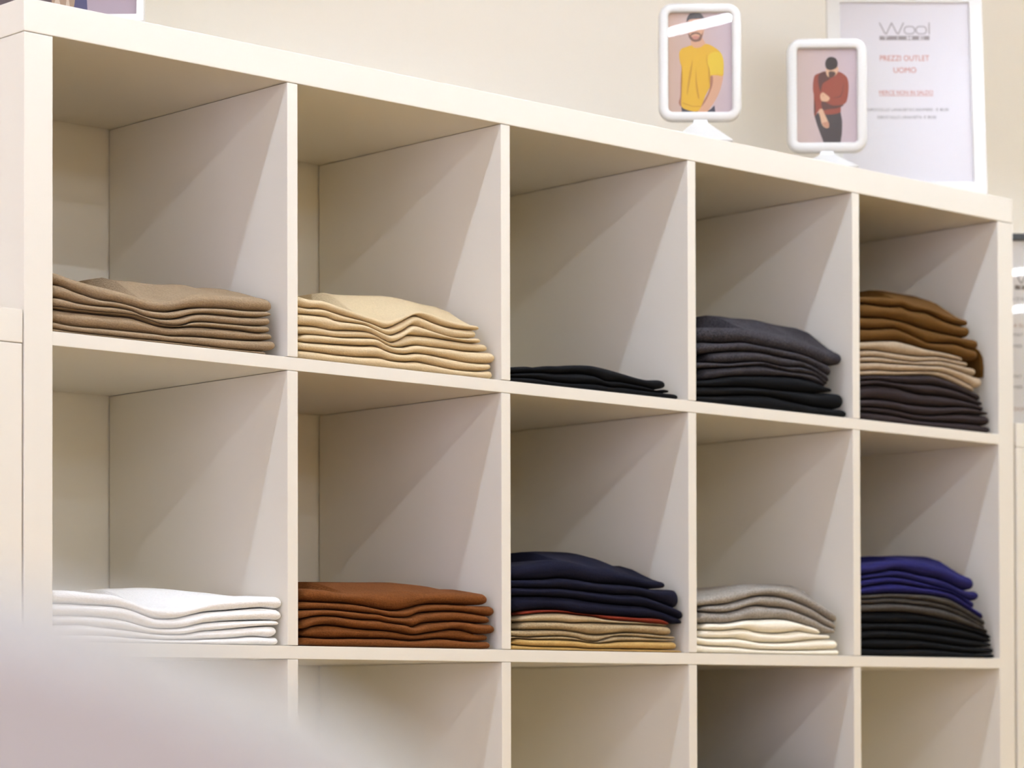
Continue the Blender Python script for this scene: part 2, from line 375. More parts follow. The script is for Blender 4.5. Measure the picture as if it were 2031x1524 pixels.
   [(1.7,59.2),(28.7,59.5),(53.1,58.1),(77.9,56.9),(93.2,54.9),(108.7,50.5),(128.1,44.6),(147.7,42.7),(179.5,43.4),(203.6,47.3),(223.8,53.5),(244.3,56.8),(277.3,58.7),(329.9,60.1)],
   [(1.7,43.9),(28.7,44.2),(55.0,43.3),(77.9,42.9),(100.9,41.5),(116.4,38.7),(132.0,33.4),(147.7,29.7),(175.5,29.5),(199.5,34.4),(223.8,38.7),(252.5,41.0),(277.3,43.3),(306.6,45.6),(332.0,44.0)],
   [(1.7,29.8),(36.2,30.6),(70.2,29.7),(100.9,27.2),(124.2,22.0),(143.8,18.4),(167.5,18.0),(187.5,19.2),(215.7,24.6),(244.2,27.7),(277.3,29.5),(315.0,30.8),(330.9,30.2)],
   [(1.7,19.6),(47.5,20.5),(85.5,17.3),(116.4,14.7),(143.8,11.9),(171.5,10.8),(191.5,11.9),(215.7,15.6),(244.2,17.8),(277.3,20.9),(306.6,23.4),(327.7,24.3)],
   [(1.7,7.9),(66.4,9.0),(116.4,6.6),(143.8,5.5),(163.5,5.0),(199.5,5.5),(231.9,6.9),(264.8,8.7),(289.8,10.8),(306.6,10.6),(319.2,9.6),(327.7,11.7)],
  ]),
 'rust': dict(cell=(1, 1), back=[(87.0, 84.2), (139.2, 85.6), (182.6, 86.3), (228.8, 87.2), (267.5, 85.0), (292.3, 81.0), (304.7, 80.5), (346.8, 83.9), (376.5, 82.2), (402.3, 80.1)],
  xr=[322.2, 334.4, 324.5, 332.5, 322.9, 324.9],
  xl=[13.6, 3.5, None, 3.5, 15.5, 4.4],
  folds=[
   [(2.5,67.8),(19.1,71.2),(49.0,70.6),(75.4,67.6),(109.7,68.6),(148.5,70.4),(187.9,72.2),(211.8,72.1),(244.0,72.9),(276.7,72.9),(305.6,72.7),(321.2,72.5)],
   [(2.5,55.5),(26.5,55.0),(52.7,54.6),(82.9,54.3),(109.7,52.0),(129.0,49.1),(148.4,47.3),(168.1,47.0),(183.9,49.6),(203.7,54.3),(223.8,56.6),(248.0,57.2),(280.7,56.8),(309.7,56.9),(321.6,57.2)],
   [(2.4,42.5),(15.4,44.5),(33.9,45.4),(60.2,45.6),(86.7,44.4),(113.5,42.8),(132.9,41.8),(148.4,39.1),(168.0,38.5),(183.8,38.8),(199.7,44.0),(219.7,46.2),(248.0,48.1),(280.7,47.3),(305.5,44.8),(328.4,42.5)],
   [(2.4,31.0),(19.1,34.2),(37.7,37.5),(60.2,38.0),(82.9,36.3),(109.7,34.6),(132.8,34.4),(144.5,32.4),(164.1,30.5),(179.8,29.3),(191.7,26.6),(207.7,31.4),(231.8,33.8),(260.2,35.4),(288.9,34.5),(320.0,33.1)],
   [(2.4,16.5),(15.3,20.4),(30.2,24.3),(48.9,26.8),(67.7,26.4),(90.5,24.2),(117.4,22.6),(140.6,21.9),(164.1,20.1),(179.8,17.8),(193.7,16.8),(215.7,19.5),(235.8,22.1),(256.1,25.2),(276.5,24.3),(297.1,20.1),(322.1,19.8)],
   [(2.4,11.4),(19.0,11.3),(37.6,10.6),(60.1,10.2),(90.5,11.0),(121.2,11.2),(148.4,11.6),(168.0,10.4),(187.7,9.5),(211.6,11.1),(235.8,13.0),(260.1,11.9),(288.8,10.0),(317.9,10.9)],
  ]),
 'navy': dict(cell=(2, 1), back=[(102.6, 134.6), (137.1, 137.3), (180.4, 137.9), (216.3, 135.6), (240.5, 130.7), (260.8, 125.6), (277.2, 123.3), (297.8, 123.1), (326.9, 117.3)],
  xr=[300.5, 325.6, 336.5, 344.5, 306.5, 303.2, 309.8, 319.4, 318.8, 321.0, 334.0],
  xl=[None, None, None, 8.1, 23.6, 22.5, 24.0, None, None, 10.9, None],
  folds=[
   [(3.8,109.8),(36.9,113.6),(78.6,120.6),(113.1,120.4),(136.3,117.8),(155.9,114.9),(171.6,113.4),(191.4,112.6),(219.3,107.9),(243.5,103.5),(263.8,99.4),(288.4,98.3),(299.2,97.6)],
   [(3.7,91.5),(44.4,93.1),(70.9,94.2),(97.6,97.1),(128.5,96.0),(155.8,93.3),(183.4,92.0),(215.3,91.6),(243.5,89.6),(267.9,87.4),(292.5,87.8)],
   [(3.7,82.0),(36.8,82.2),(67.0,82.4),(93.7,83.2),(120.7,81.9),(147.9,80.5),(175.4,79.2),(203.2,77.8),(231.3,78.6),(255.6,77.1),(284.2,70.7),(308.9,64.2),(323.5,60.2)],
   [(3.6,70.4),(36.8,71.3),(67.0,72.1),(97.5,71.6),(124.5,70.9),(151.8,68.1),(179.3,66.0),(207.2,64.6),(235.3,63.8),(259.6,63.0),(284.1,58.6),(313.0,52.1),(335.9,43.2)],
   [(3.6,49.4),(21.8,50.5),(51.8,53.2),(78.3,54.3),(105.1,53.1),(132.2,49.5),(163.5,49.5),(203.1,48.3),(243.3,47.0),(284.1,46.5),(304.7,41.2),(325.4,35.1),(343.2,35.4)],
   [(3.6,44.7),(29.2,45.9),(51.8,48.5),(78.3,50.1),(105.1,50.3),(128.3,48.8),(155.6,47.0),(175.3,43.9),(203.1,42.4),(243.3,41.1),(275.8,38.9),(304.7,38.0)],
   [(3.5,37.2),(29.2,37.3),(63.1,38.0),(93.6,38.4),(116.6,37.4),(139.9,38.2),(155.6,38.9),(175.3,38.9),(203.0,38.3),(243.2,38.2),(284.0,37.6),(300.5,36.1)],
   [(3.5,25.7),(29.2,26.4),(55.5,27.3),(78.2,27.7),(105.0,27.3),(128.2,25.2),(151.6,22.8),(171.2,22.4),(195.0,24.2),(215.0,26.0),(243.2,26.1),(275.8,24.6),(304.6,23.2)],
   [(3.5,18.3),(32.9,16.7),(63.0,18.3),(93.5,19.3),(112.7,18.7),(128.2,16.9),(143.7,13.6),(163.3,13.2),(179.1,17.0),(199.0,20.8),(227.0,21.3),(263.5,20.1),(317.0,18.4)],
   [(3.5,13.5),(17.9,15.1),(47.9,14.2),(85.8,14.8),(124.3,14.0),(143.7,12.2),(163.3,11.1),(187.0,12.2),(202.9,13.8),(243.1,15.1),(275.7,15.2),(312.9,15.8)],
   [(3.4,7.4),(14.2,6.6),(47.9,5.3),(85.8,5.2),(124.3,5.0),(143.7,3.9),(183.0,4.0),(243.1,4.2),(312.8,4.0)],
  ]),
 'grey': dict(cell=(3, 1), back=[(116.3, 94.1), (141.1, 96.8), (168.6, 101.6), (192.3, 104.1), (220.2, 105.4), (252.4, 106.4), (280.9, 106.8), (309.7, 106.1), (338.7, 100.1)],
  xr=[311.2, 308.3, 305.9, 271.8, 295.1, 312.5, 316.6],
  xl=[None, 17.9, 12.3, 20.7, 15.1, None, None],
  folds=[
   [(3.2,77.3),(27.1,79.8),(53.5,85.0),(76.3,88.2),(95.4,91.3),(114.7,93.8),(134.1,95.7),(161.5,97.1),(189.1,96.6),(217.0,91.4),(241.1,86.1),(265.3,77.4),(285.7,69.2),(310.4,61.1)],
   [(3.1,63.9),(27.0,66.4),(53.4,68.3),(76.2,70.8),(95.3,74.5),(114.6,78.9),(134.0,82.6),(153.5,84.1),(177.1,83.8),(196.9,81.7),(216.9,77.5),(241.0,71.5),(261.2,64.0),(277.5,57.7),(293.8,52.0),(306.1,47.6)],
   [(3.1,59.4),(27.0,58.0),(49.5,57.3),(72.3,58.2),(91.4,61.4),(106.8,65.0),(122.3,68.0),(137.8,69.7),(161.3,68.5),(181.0,67.7),(200.8,66.6),(220.8,62.4),(240.9,57.6),(261.1,52.0),(281.5,44.4),(306.1,37.5)],
   [(3.0,44.1),(23.1,42.6),(45.7,42.4),(68.4,42.9),(91.3,45.6),(114.4,49.0),(137.7,49.5),(161.2,51.0),(184.9,51.7),(208.7,49.6),(232.7,44.8),(257.0,39.9),(273.2,33.5),(293.6,25.9),(303.9,24.0)],
   [(3.0,33.9),(26.8,32.8),(53.2,32.5),(76.0,33.7),(95.1,35.6),(114.4,35.3),(133.7,32.4),(157.2,30.9),(180.8,30.9),(204.6,32.6),(224.6,35.1),(244.8,33.1),(269.1,30.5)],
   [(2.9,23.7),(26.8,21.6),(60.7,21.9),(87.4,22.5),(106.6,20.9),(129.8,18.0),(157.1,17.1),(184.7,17.3),(212.5,18.6),(240.7,21.3),(265.0,23.4),(293.6,23.9)],
   [(2.9,14.2),(26.7,11.3),(53.1,10.4),(83.5,10.2),(110.4,8.4),(133.6,7.0),(161.0,6.7),(200.5,6.6),(240.6,7.1),(281.2,8.3),(310.0,9.3)],
  ]),
 'blue': dict(cell=(4, 1), back=[(132.3, 156.2), (166.0, 157.7), (197.3, 159.7), (233.6, 160.6), (265.6, 160.8), (293.3, 157.4), (321.2, 151.8)],
  xr=[280.8, 296.8, 282.9, 305.0, 309.9, 311.3, 316.7, 328.5, 327.3, 329.6, 334.4, 339.1],
  xl=[None, None, None, None, None, None, None, None, None, None, None, None],
  folds=[
   [(4.8,134.8),(37.2,138.7),(67.4,143.2),(102.2,145.8),(133.0,146.9),(159.6,145.4),(186.5,140.7),(213.6,136.3),(240.9,129.4),(263.8,126.1),(280.0,124.9)],
   [(4.7,119.8),(28.5,121.9),(58.6,125.6),(84.6,129.9),(110.9,129.4),(137.3,126.1),(163.9,123.4),(190.8,121.4),(213.4,116.5),(240.7,108.8),(268.3,104.6)],
   [(4.7,111.6),(37.1,116.0),(67.2,119.0),(93.3,119.1),(124.0,116.6),(150.5,113.2),(172.8,109.6),(199.7,106.2),(226.9,101.3),(249.8,93.4),(277.4,88.4),(293.7,88.8)],
   [(4.6,100.6),(37.0,105.7),(67.1,109.3),(93.2,110.1),(123.9,108.2),(154.9,105.6),(181.7,104.2),(208.8,100.8),(231.5,95.7),(254.3,87.1),(277.3,76.9),(300.5,70.3)],
   [(4.5,90.4),(36.9,92.2),(67.0,94.1),(101.8,95.0),(137.1,95.3),(168.2,94.7),(190.6,93.2),(213.2,91.0),(235.9,84.5),(258.8,76.5),(281.9,67.0),(302.7,58.9)],
   [(4.5,84.2),(36.9,85.7),(67.0,87.9),(101.8,88.1),(137.0,86.9),(168.1,85.6),(195.1,82.1),(217.7,79.1),(245.0,71.9),(272.6,62.5),(307.3,50.4)],
   [(4.4,77.4),(36.8,77.9),(71.3,80.4),(106.1,79.9),(141.4,78.6),(177.0,76.7),(208.5,73.2),(235.8,67.4),(263.3,59.5),(286.4,51.4),(309.6,44.7)],
   [(4.3,63.7),(41.0,65.9),(75.5,66.7),(110.4,67.5),(145.7,65.5),(181.4,62.0),(213.0,58.5),(244.9,53.4),(272.4,48.3),(300.3,43.0),(318.9,36.2)],
   [(4.3,50.0),(40.9,49.4),(101.5,50.6),(145.6,51.5),(190.3,49.5),(235.6,46.1),(281.6,39.9),(325.9,30.5)],
   [(4.2,36.4),(40.8,39.8),(101.5,39.5),(145.5,37.5),(190.2,35.4),(235.5,32.0),(281.6,28.4),(323.6,24.8)],
   [(4.1,22.7),(40.7,26.7),(92.6,26.9),(145.4,26.3),(190.1,22.8),(235.4,19.2),(281.5,17.7),(314.1,17.4)],
   [(4.0,13.2),(36.4,11.5),(70.8,11.3),(110.0,11.8),(149.8,13.1),(190.0,12.2),(235.4,9.2),(281.4,7.7),(334.0,7.6)],
  ]),
}
FRONT = .004

def interp(pts, x):
    if x <= pts[0][0]: return pts[0][1]
    if x >= pts[-1][0]: return pts[-1][1]
    for i in range(len(pts) - 1):
        if pts[i][0] <= x <= pts[i + 1][0]:
            # monotone-ish Catmull-Rom
            x1, z1 = pts[i]; x2, z2 = pts[i + 1]
            h = x2 - x1
            if h < 1e-6: return z1
            m1 = (z2 - pts[i - 1][1]) / (x2 - pts[i - 1][0]) if i > 0 else (z2 - z1) / h
            m2 = (pts[i + 2][1] - z1) / (pts[i + 2][0] - x1) if i + 2 < len(pts) else (z2 - z1) / h
            t = (x - x1) / h
            return ((2*t**3 - 3*t**2 + 1) * z1 + (t**3 - 2*t**2 + t) * h * m1 + (-2*t**3 + 3*t**2) * z2 + (t**3 - t**2) * h * m2)
    return pts[-1][1]

def smoothstep(a, b, x):
    t = max(0, min(1, (x - a) / (b - a))); return t * t * (3 - 2 * t)

class Fold:
    """one surface between two garments: exact at the front, calmer towards the back"""
    def __init__(s, pts, back=None, seed=0):
        s.p = pts; s.back = back; s.seed = seed; s.below = None; s.mem = {}
        s.avg = {}
    def smooth(s, x):
        k = round(x / 4)
        if k not in s.avg:
            s.avg[k] = sum(interp(s.p, k * 4 + d) for d in range(-60, 61, 12)) / 11
        return s.avg[k]
    def z(s, x, y):
        if (x, y) in s.mem: return s.mem[(x, y)]
        w = smoothstep(15, 200, y) * .85
        f = interp(s.p, x); v = f * (1 - w) + s.smooth(x) * w
        if s.back:
            bz = interp(s.back, x)
            if x < s.back[0][0]: bz = -1
            ramp = smoothstep(8, 95, y) * (1 - .6 * smoothstep(140, 330, y))
            v += max(0, bz - (f * (1 - smoothstep(15, 200, 106) * .85) + s.smooth(x) * smoothstep(15, 200, 106) * .85)) * ramp
        if v > 1:
            v += .9 * noise.noise(Vector((x * .018, y * .018, s.seed))) * smoothstep(12, 60, y)
        if s.below: v = max(v, s.below.z(x, y) + 1.6)      # never sinks into the garment beneath
        v = max(0, v); s.mem[(x, y)] = v
        return v

def garment_mesh(top, bot, xl, xr, y0, y1, hollow_left=False):
    """a folded jumper: rounded fold at the front, tapered rounded sides (mm)"""
    bm = bmesh.new()
    nx = 84
    xs = []
    for i in range(nx + 1):
        u = i / nx
        xs.append(xl + (xr - xl) * u)
    ext = []
    for k in (.25, .55, .8, .93):                   # extra stations at the rounded ends
        ext += [xr - 6 * (1 - k), xl + 6 * (1 - k)]
    xs = sorted(set(round(v, 3) for v in xs + ext))
    NA = 8
    rings = []
    for x in xs:
        er = max(0, min(1, (xr - x) / 7)); el = max(0, min(1, (x - xl) / (4 if not hollow_left else 12)))
        eh = math.sqrt(max(.0, 1 - (1 - er) ** 2)) * math.sqrt(max(0, 1 - (1 - el) ** 2))
        eh = max(.12, eh)
        cr = max(0, min(1, (xr - x) / 16)); cl = max(0, min(1, (x - xl) / 12))
        yo = 12 * (1 - math.sqrt(1 - (1 - cr) ** 2)) + (13 if hollow_left else 7) * (1 - math.sqrt(1 - (1 - cl) ** 2))
        ya = y0 + yo + 1.2 * noise.noise(Vector((x * .03, top.seed, y1)))
        yb = y1 - yo
        ring = []
        def pair(y):
            zt, zb = top.z(x, y), bot.z(x, y)
            if zt < zb + .8: zt = zb + .8
            zm = (zt + zb) / 2; h = (zt - zb) / 2 * eh
            if eh < .999: zm = zb + h + (zm - zb - h) * .6
            return zm, max(.2, h - .4)
        zm, h = pair(ya)
        rn = min(14, max(5, h * 2.1))
        for a in range(NA + 1):                     # nose, bottom to top
            th = -math.pi / 2 + math.pi * a / NA
            yy = ya + rn * (1 - math.cos(th) ** .8)
            m2, h2 = pair(yy)
            ring.append((x, yy, m2 + (h2 - .35 * min(1, h2)) * math.sin(th)))
        ys = [ya + rn + (yb - ya - rn - 8) * t for t in (.04, .1, .17, .25, .34, .45, .6, .78, 1)]
        for yy in ys:
            m2, h2 = pair(yy); ring.append((x, yy, m2 + h2))
        m2, h2 = pair(yb); ring.append((x, yb, m2))
        for yy in reversed(ys):
            m2, h2 = pair(yy); ring.append((x, yy, m2 - h2))
        rings.append([bm.verts.new((p[0] / 1000, p[1] / 1000, p[2] / 1000)) for p in ring])
    n = len(rings[0])
    for i in range(len(rings) - 1):
        for j in range(n):
            bm.faces.new((rings[i][j], rings[i][(j + 1) % n], rings[i + 1][(j + 1) % n], rings[i + 1][j]))
    bm.faces.new(rings[0]); bm.faces.new(list(reversed(rings[-1])))
    return bm

W_TAUPE = wool('taupe_wool', '958066'); W_CREAM = wool('cream_wool', 'D3BE99', fuzz=.2)
W_BLACK = wool('black_wool', '09090B', fuzz=.12); W_CHAR = wool('charcoal_heather_wool', '302C30', heather=.45, fuzz=.3)
W_MUST = wool('mustard_brown_wool', '563913'); W_BEIGE = wool('beige_heather_wool', 'A5927A', heather=.1)
W_BROWN = wool('dark_brown_wool', '2C2323', heather=.1, fuzz=.3); W_WHITE = wool('white_wool', 'FCFBF8', fuzz=.1)
W_RUST = wool('rust_wool', '683B17', heather=.08); W_NAVY = wool('navy_wool', '0F0F20', fuzz=.2)
W_RED = wool('brick_red_wool', '6A2412'); W_SAND = wool('sand_heather_wool', 'A38F6E', heather=.15)
W_PALE = wool('pale_beige_wool', 'BBA888'); W_GOLD = wool('golden_sand_wool', 'B9985E')
W_GREY = wool('grey_heather_wool', '958E86', heather=.22, fuzz=.3); W_IVORY = wool('ivory_wool', 'F6F0DF', fuzz=.15)
W_BLUE = wool('royal_blue_wool', '1E1C4E', fuzz=.4); W_DBLUE = wool('deep_blue_wool', '1C1A50', fuzz=.3)
W_ASH = wool('dark_grey_heather_wool', '3E3935', heather=.3, fuzz=.3)

CELLN = {(0, 0): 'top left compartment', (1, 0): 'top row second compartment', (2, 0): 'top row middle compartment',
         (3, 0): 'top row fourth compartment', (4, 0): 'top right compartment', (0, 1): 'second row left compartment',
         (1, 1): 'second row second compartment', (2, 1): 'second row middle compartment',
         (3, 1): 'second row fourth compartment', (4, 1): 'second row right compartment'}
# (material, colour words) from the top of each pile down
LAYERS = {
 'taupe': [(W_TAUPE, 'taupe')] * 7,
 'cream': [(W_CREAM, 'cream')] * 7,
 'black': [(W_BLACK, 'black')] * 3,
 'charcoal': [(W_CHAR, 'charcoal heather')] * 5 + [(W_BLACK, 'black')] * 3,
 'mustard': [(W_MUST, 'mustard brown')] * 4 + [(W_BEIGE, 'beige')] * 5 + [(W_BROWN, 'dark brown')] * 6,
 'white': [(W_WHITE, 'white')] * 5,
 'rust': [(W_RUST, 'rust brown')] * 6,
 'navy': [(W_NAVY, 'navy blue')] * 4 + [(W_RED, 'brick red')] + [(W_PALE, 'pale beige')] + [(W_SAND, 'sand heather')] * 3 + [(W_GOLD, 'golden sand')] * 2,
 'grey': [(W_GREY, 'light grey heather')] * 3 + [(W_IVORY, 'ivory')] * 4,
 'blue': [(W_BLUE, 'royal blue')] * 2 + [(W_DBLUE, 'royal blue')] * 2 + [(W_ASH, 'dark grey heather')] * 3 + [(W_BLACK, 'black')] * 5,
}
ORD = ['topmost', 'second down', 'third down', 'fourth down', 'fifth down', 'sixth down']
def place_words(i, n):
    if n == 1: return 'the only one'
    if i == 0: return 'topmost'
    if i == n - 1: return 'lowest'
    return ORD[i] if i < 6 else 'low'

for name, P in PILES.items():
    c, r = P['cell']
    ox = OT + c * (CW + BT)
    oz = hz(1.446) if r == 0 else hz(1.094)
    folds = []
    n = len(P['folds'])
    back = [(x, z) for x, z in P['back']] if P['back'] else None
    for i, f in enumerate(P['folds']):
        folds.append(Fold(f, back if i == 0 else None, seed=c * 3.1 + r * 7.7))
    folds.append(Fold([(0, 0), (400, 0)]))
    for a_, b_ in zip(folds, folds[1:]): a_.below = b_
    lay = LAYERS[name]
    assert len(lay) == n, name
    for i in range(n):
        m, words = lay[i]
        same = [k for k in range(n) if lay[k][1] == words]
        idx = same.index(i); cnt = len(same)
        xr = min(P['xr'][i], 334.6)
        hol = P['xl'][i] is not None
        xl = max(P['xl'][i], 8) if hol else 3.0
        rnd = random.Random(i * 17 + c * 5 + r)
        y0 = FRONT * 1000 + rnd.uniform(-1.0, 2.2)
        o = link('folded_sweater', garment_mesh(folds[i], folds[i + 1], xl, xr, y0, rnd.uniform(318, 334), hol), m, smooth=True)
        o.location = (ox, 0, oz)
        pos = place_words(idx, cnt)
        cn = CELLN[(c, r)]
        if cnt == 1: lab = '%s folded sweater, single one in the pile, %s' % (words, cn)
        else: lab = '%s folded sweater, %s of its colour, %s' % (words, pos, cn)
        tag(o, lab, 'sweater', '%s folded sweaters in the %s' % (words, CELLN[(c, r)]))
        if name == 'mustard' and i == 3:             # sleeve slipped out of the fold, hanging down the pile's side
            line = [(296, 137), (310, 135), (321, 130), (328, 121), (330.5, 106), (330, 90)]
            bm = bmesh.new(); R_ = []
            for y_ in (26, 32, 60, 100, 140, 146):
                th = 2.6 if 26 < y_ < 146 else 1.0
                lp = []
                for k_, (px, pz) in enumerate(line):
                    a_ = Vector(line[max(0, k_ - 1)]); c_ = Vector(line[min(len(line) - 1, k_ + 1)]); d_ = (c_ - a_).normalized()
                    lp.append((Vector((px, pz)), Vector((-d_.y, d_.x)) * th * (.5 if k_ == len(line) - 1 else 1)))
                ring_ = [p_ + n_ for p_, n_ in lp] + [p_ - n_ for p_, n_ in reversed(lp)]
                R_.append([bm.verts.new((q_.x / 1000, y_ / 1000, q_.y / 1000)) for q_ in ring_])
            for a_, c_ in zip(R_, R_[1:]):
                for k_ in range(len(a_)): bm.faces.new((a_[k_], a_[(k_ + 1) % len(a_)], c_[(k_ + 1) % len(a_)], c_[k_]))
            bm.faces.new(R_[0]); bm.faces.new(list(reversed(R_[-1])))
            link('sleeve', bm, m, o, smooth=True)

# navy pile in the compartment below, only its top corner reaches the picture
ox = OT + 3 * (CW + BT); oz = hz(1.094) - (CW + BT) * VS
base = [0, 22, 46, 70, 92, 117, 141, 165, 184]
fl = [Fold([(0, 0), (400, 0)])] + [Fold([(0, h), (60, h + 3), (150, h + 1), (230, h - 6), (336, h - 16 - 1.2 * k)], seed=k) for k, h in enumerate(base[1:])]
for k in range(len(base) - 1):
    o = link('folded_sweater', garment_mesh(fl[k + 1], fl[k], 3, 325 - 2 * k, 5, 325), W_NAVY, smooth=True)
    o.location = (ox, 0, oz)
    tag(o, 'dark navy folded sweater topping the pile in the third row, fourth compartment' if k == len(base) - 2 else
        'dark navy folded sweater below the top one of the third row pile', 'sweater', 'dark navy folded sweaters in the third row')

# ---------------------------------------------------------------- frames on top of the shelves
def rr(w, h, rad, k=8):
    """rounded rectangle outline, centred"""
    pts = []
    for cx, cz, a0 in ((w/2 - rad, h/2 - rad, 0), (-w/2 + rad, h/2 - rad, 90), (-w/2 + rad, -h/2 + rad, 180), (w/2 - rad, -h/2 + rad, 270)):
        for i in range(k + 1):
            a = math.radians(a0 + 90 * i / k)
            pts.append((cx + rad * math.cos(a), cz + rad * math.sin(a)))
    return pts

def ring_frame(w, h, rad, prof, rin, cz=0):
    """sweep a profile of (inset, y) round a rounded rectangle; closed ring"""
    bm = bmesh.new(); loops = []
    for ins, y in prof:
        loops.append([bm.verts.new((x, y, z + cz)) for x, z in rr(w - 2 * ins, h - 2 * ins, max(rin, rad - ins))])
    n = len(loops[0])
    for i in range(len(loops)):
        a, b = loops[i], loops[(i + 1) % len(loops)]
        for j in range(n):
            bm.faces.new((a[j], a[(j + 1) % n], b[(j + 1) % n], b[j]))
    return bm

def plate(w, h, rad, y0, y1, cz=0):
    bm = bmesh.new()
    a = [bm.verts.new((x, y0, z + cz)) for x, z in rr(w, h, rad)]
    b = [bm.verts.new((x, y1, z + cz)) for x, z in rr(w, h, rad)]
    n = len(a)
    for j in range(n): bm.faces.new((a[j], a[(j + 1) % n], b[(j + 1) % n], b[j]))
    bm.faces.new(a); bm.faces.new(list(reversed(b)))
    return bm

def smooth_poly(pts, k=5):
    out = []; n = len(pts)
    for i in range(n):
        p0, p1, p2, p3 = pts[i - 1], pts[i], pts[(i + 1) % n], pts[(i + 2) % n]
        for s in range(k):
            t = s / k
            out.append(tuple(.5 * (2*p1[d] + (p2[d]-p0[d])*t + (2*p0[d]-5*p1[d]+4*p2[d]-p3[d])*t*t + (3*p1[d]-p0[d]-3*p2[d]+p3[d])*t**3) for d in (0, 1)))
    return out

def flat_print(name, polys, size, box_px, mats, parent, y, cz):
    """a printed picture: sheet plus its printed colour areas"""
    w, h = size; u0, v0, u1, v1 = box_px
    bm = bmesh.new()
    def P(u, v, yy):
        u = min(max(u, u0), u1); v = min(max(v, v0), v1)
        return bm.verts.new(((u - u0) / (u1 - u0) * w - w / 2, yy, cz + h / 2 - (v - v0) / (v1 - v0) * h))
    f = bm.faces.new([P(u0, v0, y), P(u0, v1, y), P(u1, v1, y), P(u1, v0, y)]); f.material_index = 0
    for i, (mi, pts, sm) in enumerate(polys):
        q = smooth_poly(pts) if sm else pts
        yy = y - .00004 * (i + 1)
        f = bm.faces.new([P(a, b, yy) for a, b in q]); f.material_index = mi
    bmesh.ops.triangulate(bm, faces=bm.faces)
    me = bpy.data.meshes.new(name)
    bm.to_mesh(me); bm.free()
    for m in mats: me.materials.append(m)
    o = bpy.data.objects.new(name, me); COL.objects.link(o); o.parent = parent
    return o

def ink(name, h): return mat(name, srgb(h), rough=.6)
def ink_mix(name, h1, h2, axis=0, a=-.05, b=.05):
    """printed studio backdrop that shifts from one tone to another across the sheet"""
    m = mat(name, srgb(h1), rough=.6); nt = m.node_tree
    tc = nt.nodes.new('ShaderNodeTexCoord'); sx = nt.nodes.new('ShaderNodeSeparateXYZ'); mr = nt.nodes.new('ShaderNodeMapRange')
    mr.inputs['From Min'].default_value = a; mr.inputs['From Max'].default_value = b
    mx = nt.nodes.new('ShaderNodeMix'); mx.data_type = 'RGBA'
    mx.inputs[6].default_value = (*srgb(h1), 1); mx.inputs[7].default_value = (*srgb(h2), 1)
    nt.links.new(tc.outputs['Object'], sx.inputs[0]); nt.links.new(sx.outputs[axis], mr.inputs['Value'])
    nt.links.new(mr.outputs[0], mx.inputs[0]); nt.links.new(mx.outputs[2], nt.nodes['Principled BSDF'].inputs['Base Color'])
    return m

INK = [ink_mix('print_backdrop', 'BFA08A', 'BFAFB4'), ink('print_dark_hair', '3B3230'), ink('print_skin', 'CB9C7C'), ink('print_beard', '7A5A4C'),
       ink('print_lips', 'BC8070'), ink('print_yellow', 'D2A41E'), ink('print_yellow_fold', 'B98A18'), ink('print_jeans', '2E3346'),
       ink('print_skin_shade', 'A06E55'), ink('print_yellow_light', 'D6B62A')]
MAN1 = [
 (7, [(250,1385),(380,1440),(475,1450),(475,1478),(255,1478)], 0), (7, [(590,1465),(650,1430),(712,1370),(724,1478),(590,1478)], 0),
 (8, [(265,870),(264,1100),(247,1290),(272,1340),(250,1392),(212,1335),(233,1240),(240,1060),(248,900)], 1),
 (2, [(655,955),(825,940),(812,1080),(775,1200),(705,1330),(610,1460),(560,1478),(478,1478),(505,1400),(600,1240),(645,1120)], 1),
 (8, [(655,960),(690,965),(680,1100),(600,1290),(520,1400),(505,1395),(600,1240),(645,1120)], 1),
 (2, [(392,440),(390,520),(440,560),(500,555),(590,505),(560,440),(530,400),(450,430)], 1),
 (5, [(390,522),(440,556),(520,548),(600,500),(700,540),(790,610),(838,720),(842,870),(828,955),(740,945),(655,960),(650,1080),(640,1130),(600,1200),(520,1400),(470,1455),(380,1450),(262,1400),(247,1300),(265,1100),(265,870),(235,760),(222,640),(255,570),(320,545)], 1),
 (9, [(650,640),(790,620),(835,720),(838,870),(828,930),(740,925),(655,930),(620,800)], 1),
 (6, [(410,720),(395,900),(350,1150),(330,1230),(330,1130),(365,900)], 1), (6, [(455,860),(470,1050),(500,1260),(480,1260),(450,1080)], 1),
 (6, [(610,640),(612,760),(650,880),(650,1070),(630,980),(628,860),(600,740)], 1), (6, [(270,1330),(400,1380),(520,1380),(520,1392),(400,1392),(268,1345)], 0),
 (2, [(335,180),(400,130),(520,130),(575,180),(572,300),(555,380),(500,455),(440,468),(385,425),(348,340)], 1),
 (3, [(345,320),(362,415),(415,465),(470,470),(530,440),(560,320),(535,370),(505,345),(455,335),(400,345),(372,375)], 1),
 (2, [(392,385),(450,360),(510,378),(500,400),(450,392),(400,402)], 1), (4, [(402,402),(450,390),(502,400),(480,432),(430,436)], 1),
 (1, [(330,205),(332,140),(368,80),(420,60),(500,60),(545,90),(582,160),(586,205),(560,150),(440,148),(365,160)], 1),
 (1, [(385,235),(425,228),(425,236),(385,243)], 0), (1, [(480,230),(530,226),(530,234),(480,238)], 0), (8, [(450,240),(462,240),(470,320),(440,322)], 0),
]
INK2 = [ink_mix('print_backdrop', 'C3ADA0', 'C2B1B6'), ink('print_dark_hair', '2C2524'), ink('print_skin', 'CFA685'), ink('print_beard', '4E362C'),
        ink('print_rust', '8C3D28'), ink('print_rust_dark', '54302A'), ink('print_trousers', '3A3334'), ink('print_skin_shade', 'B98568')]
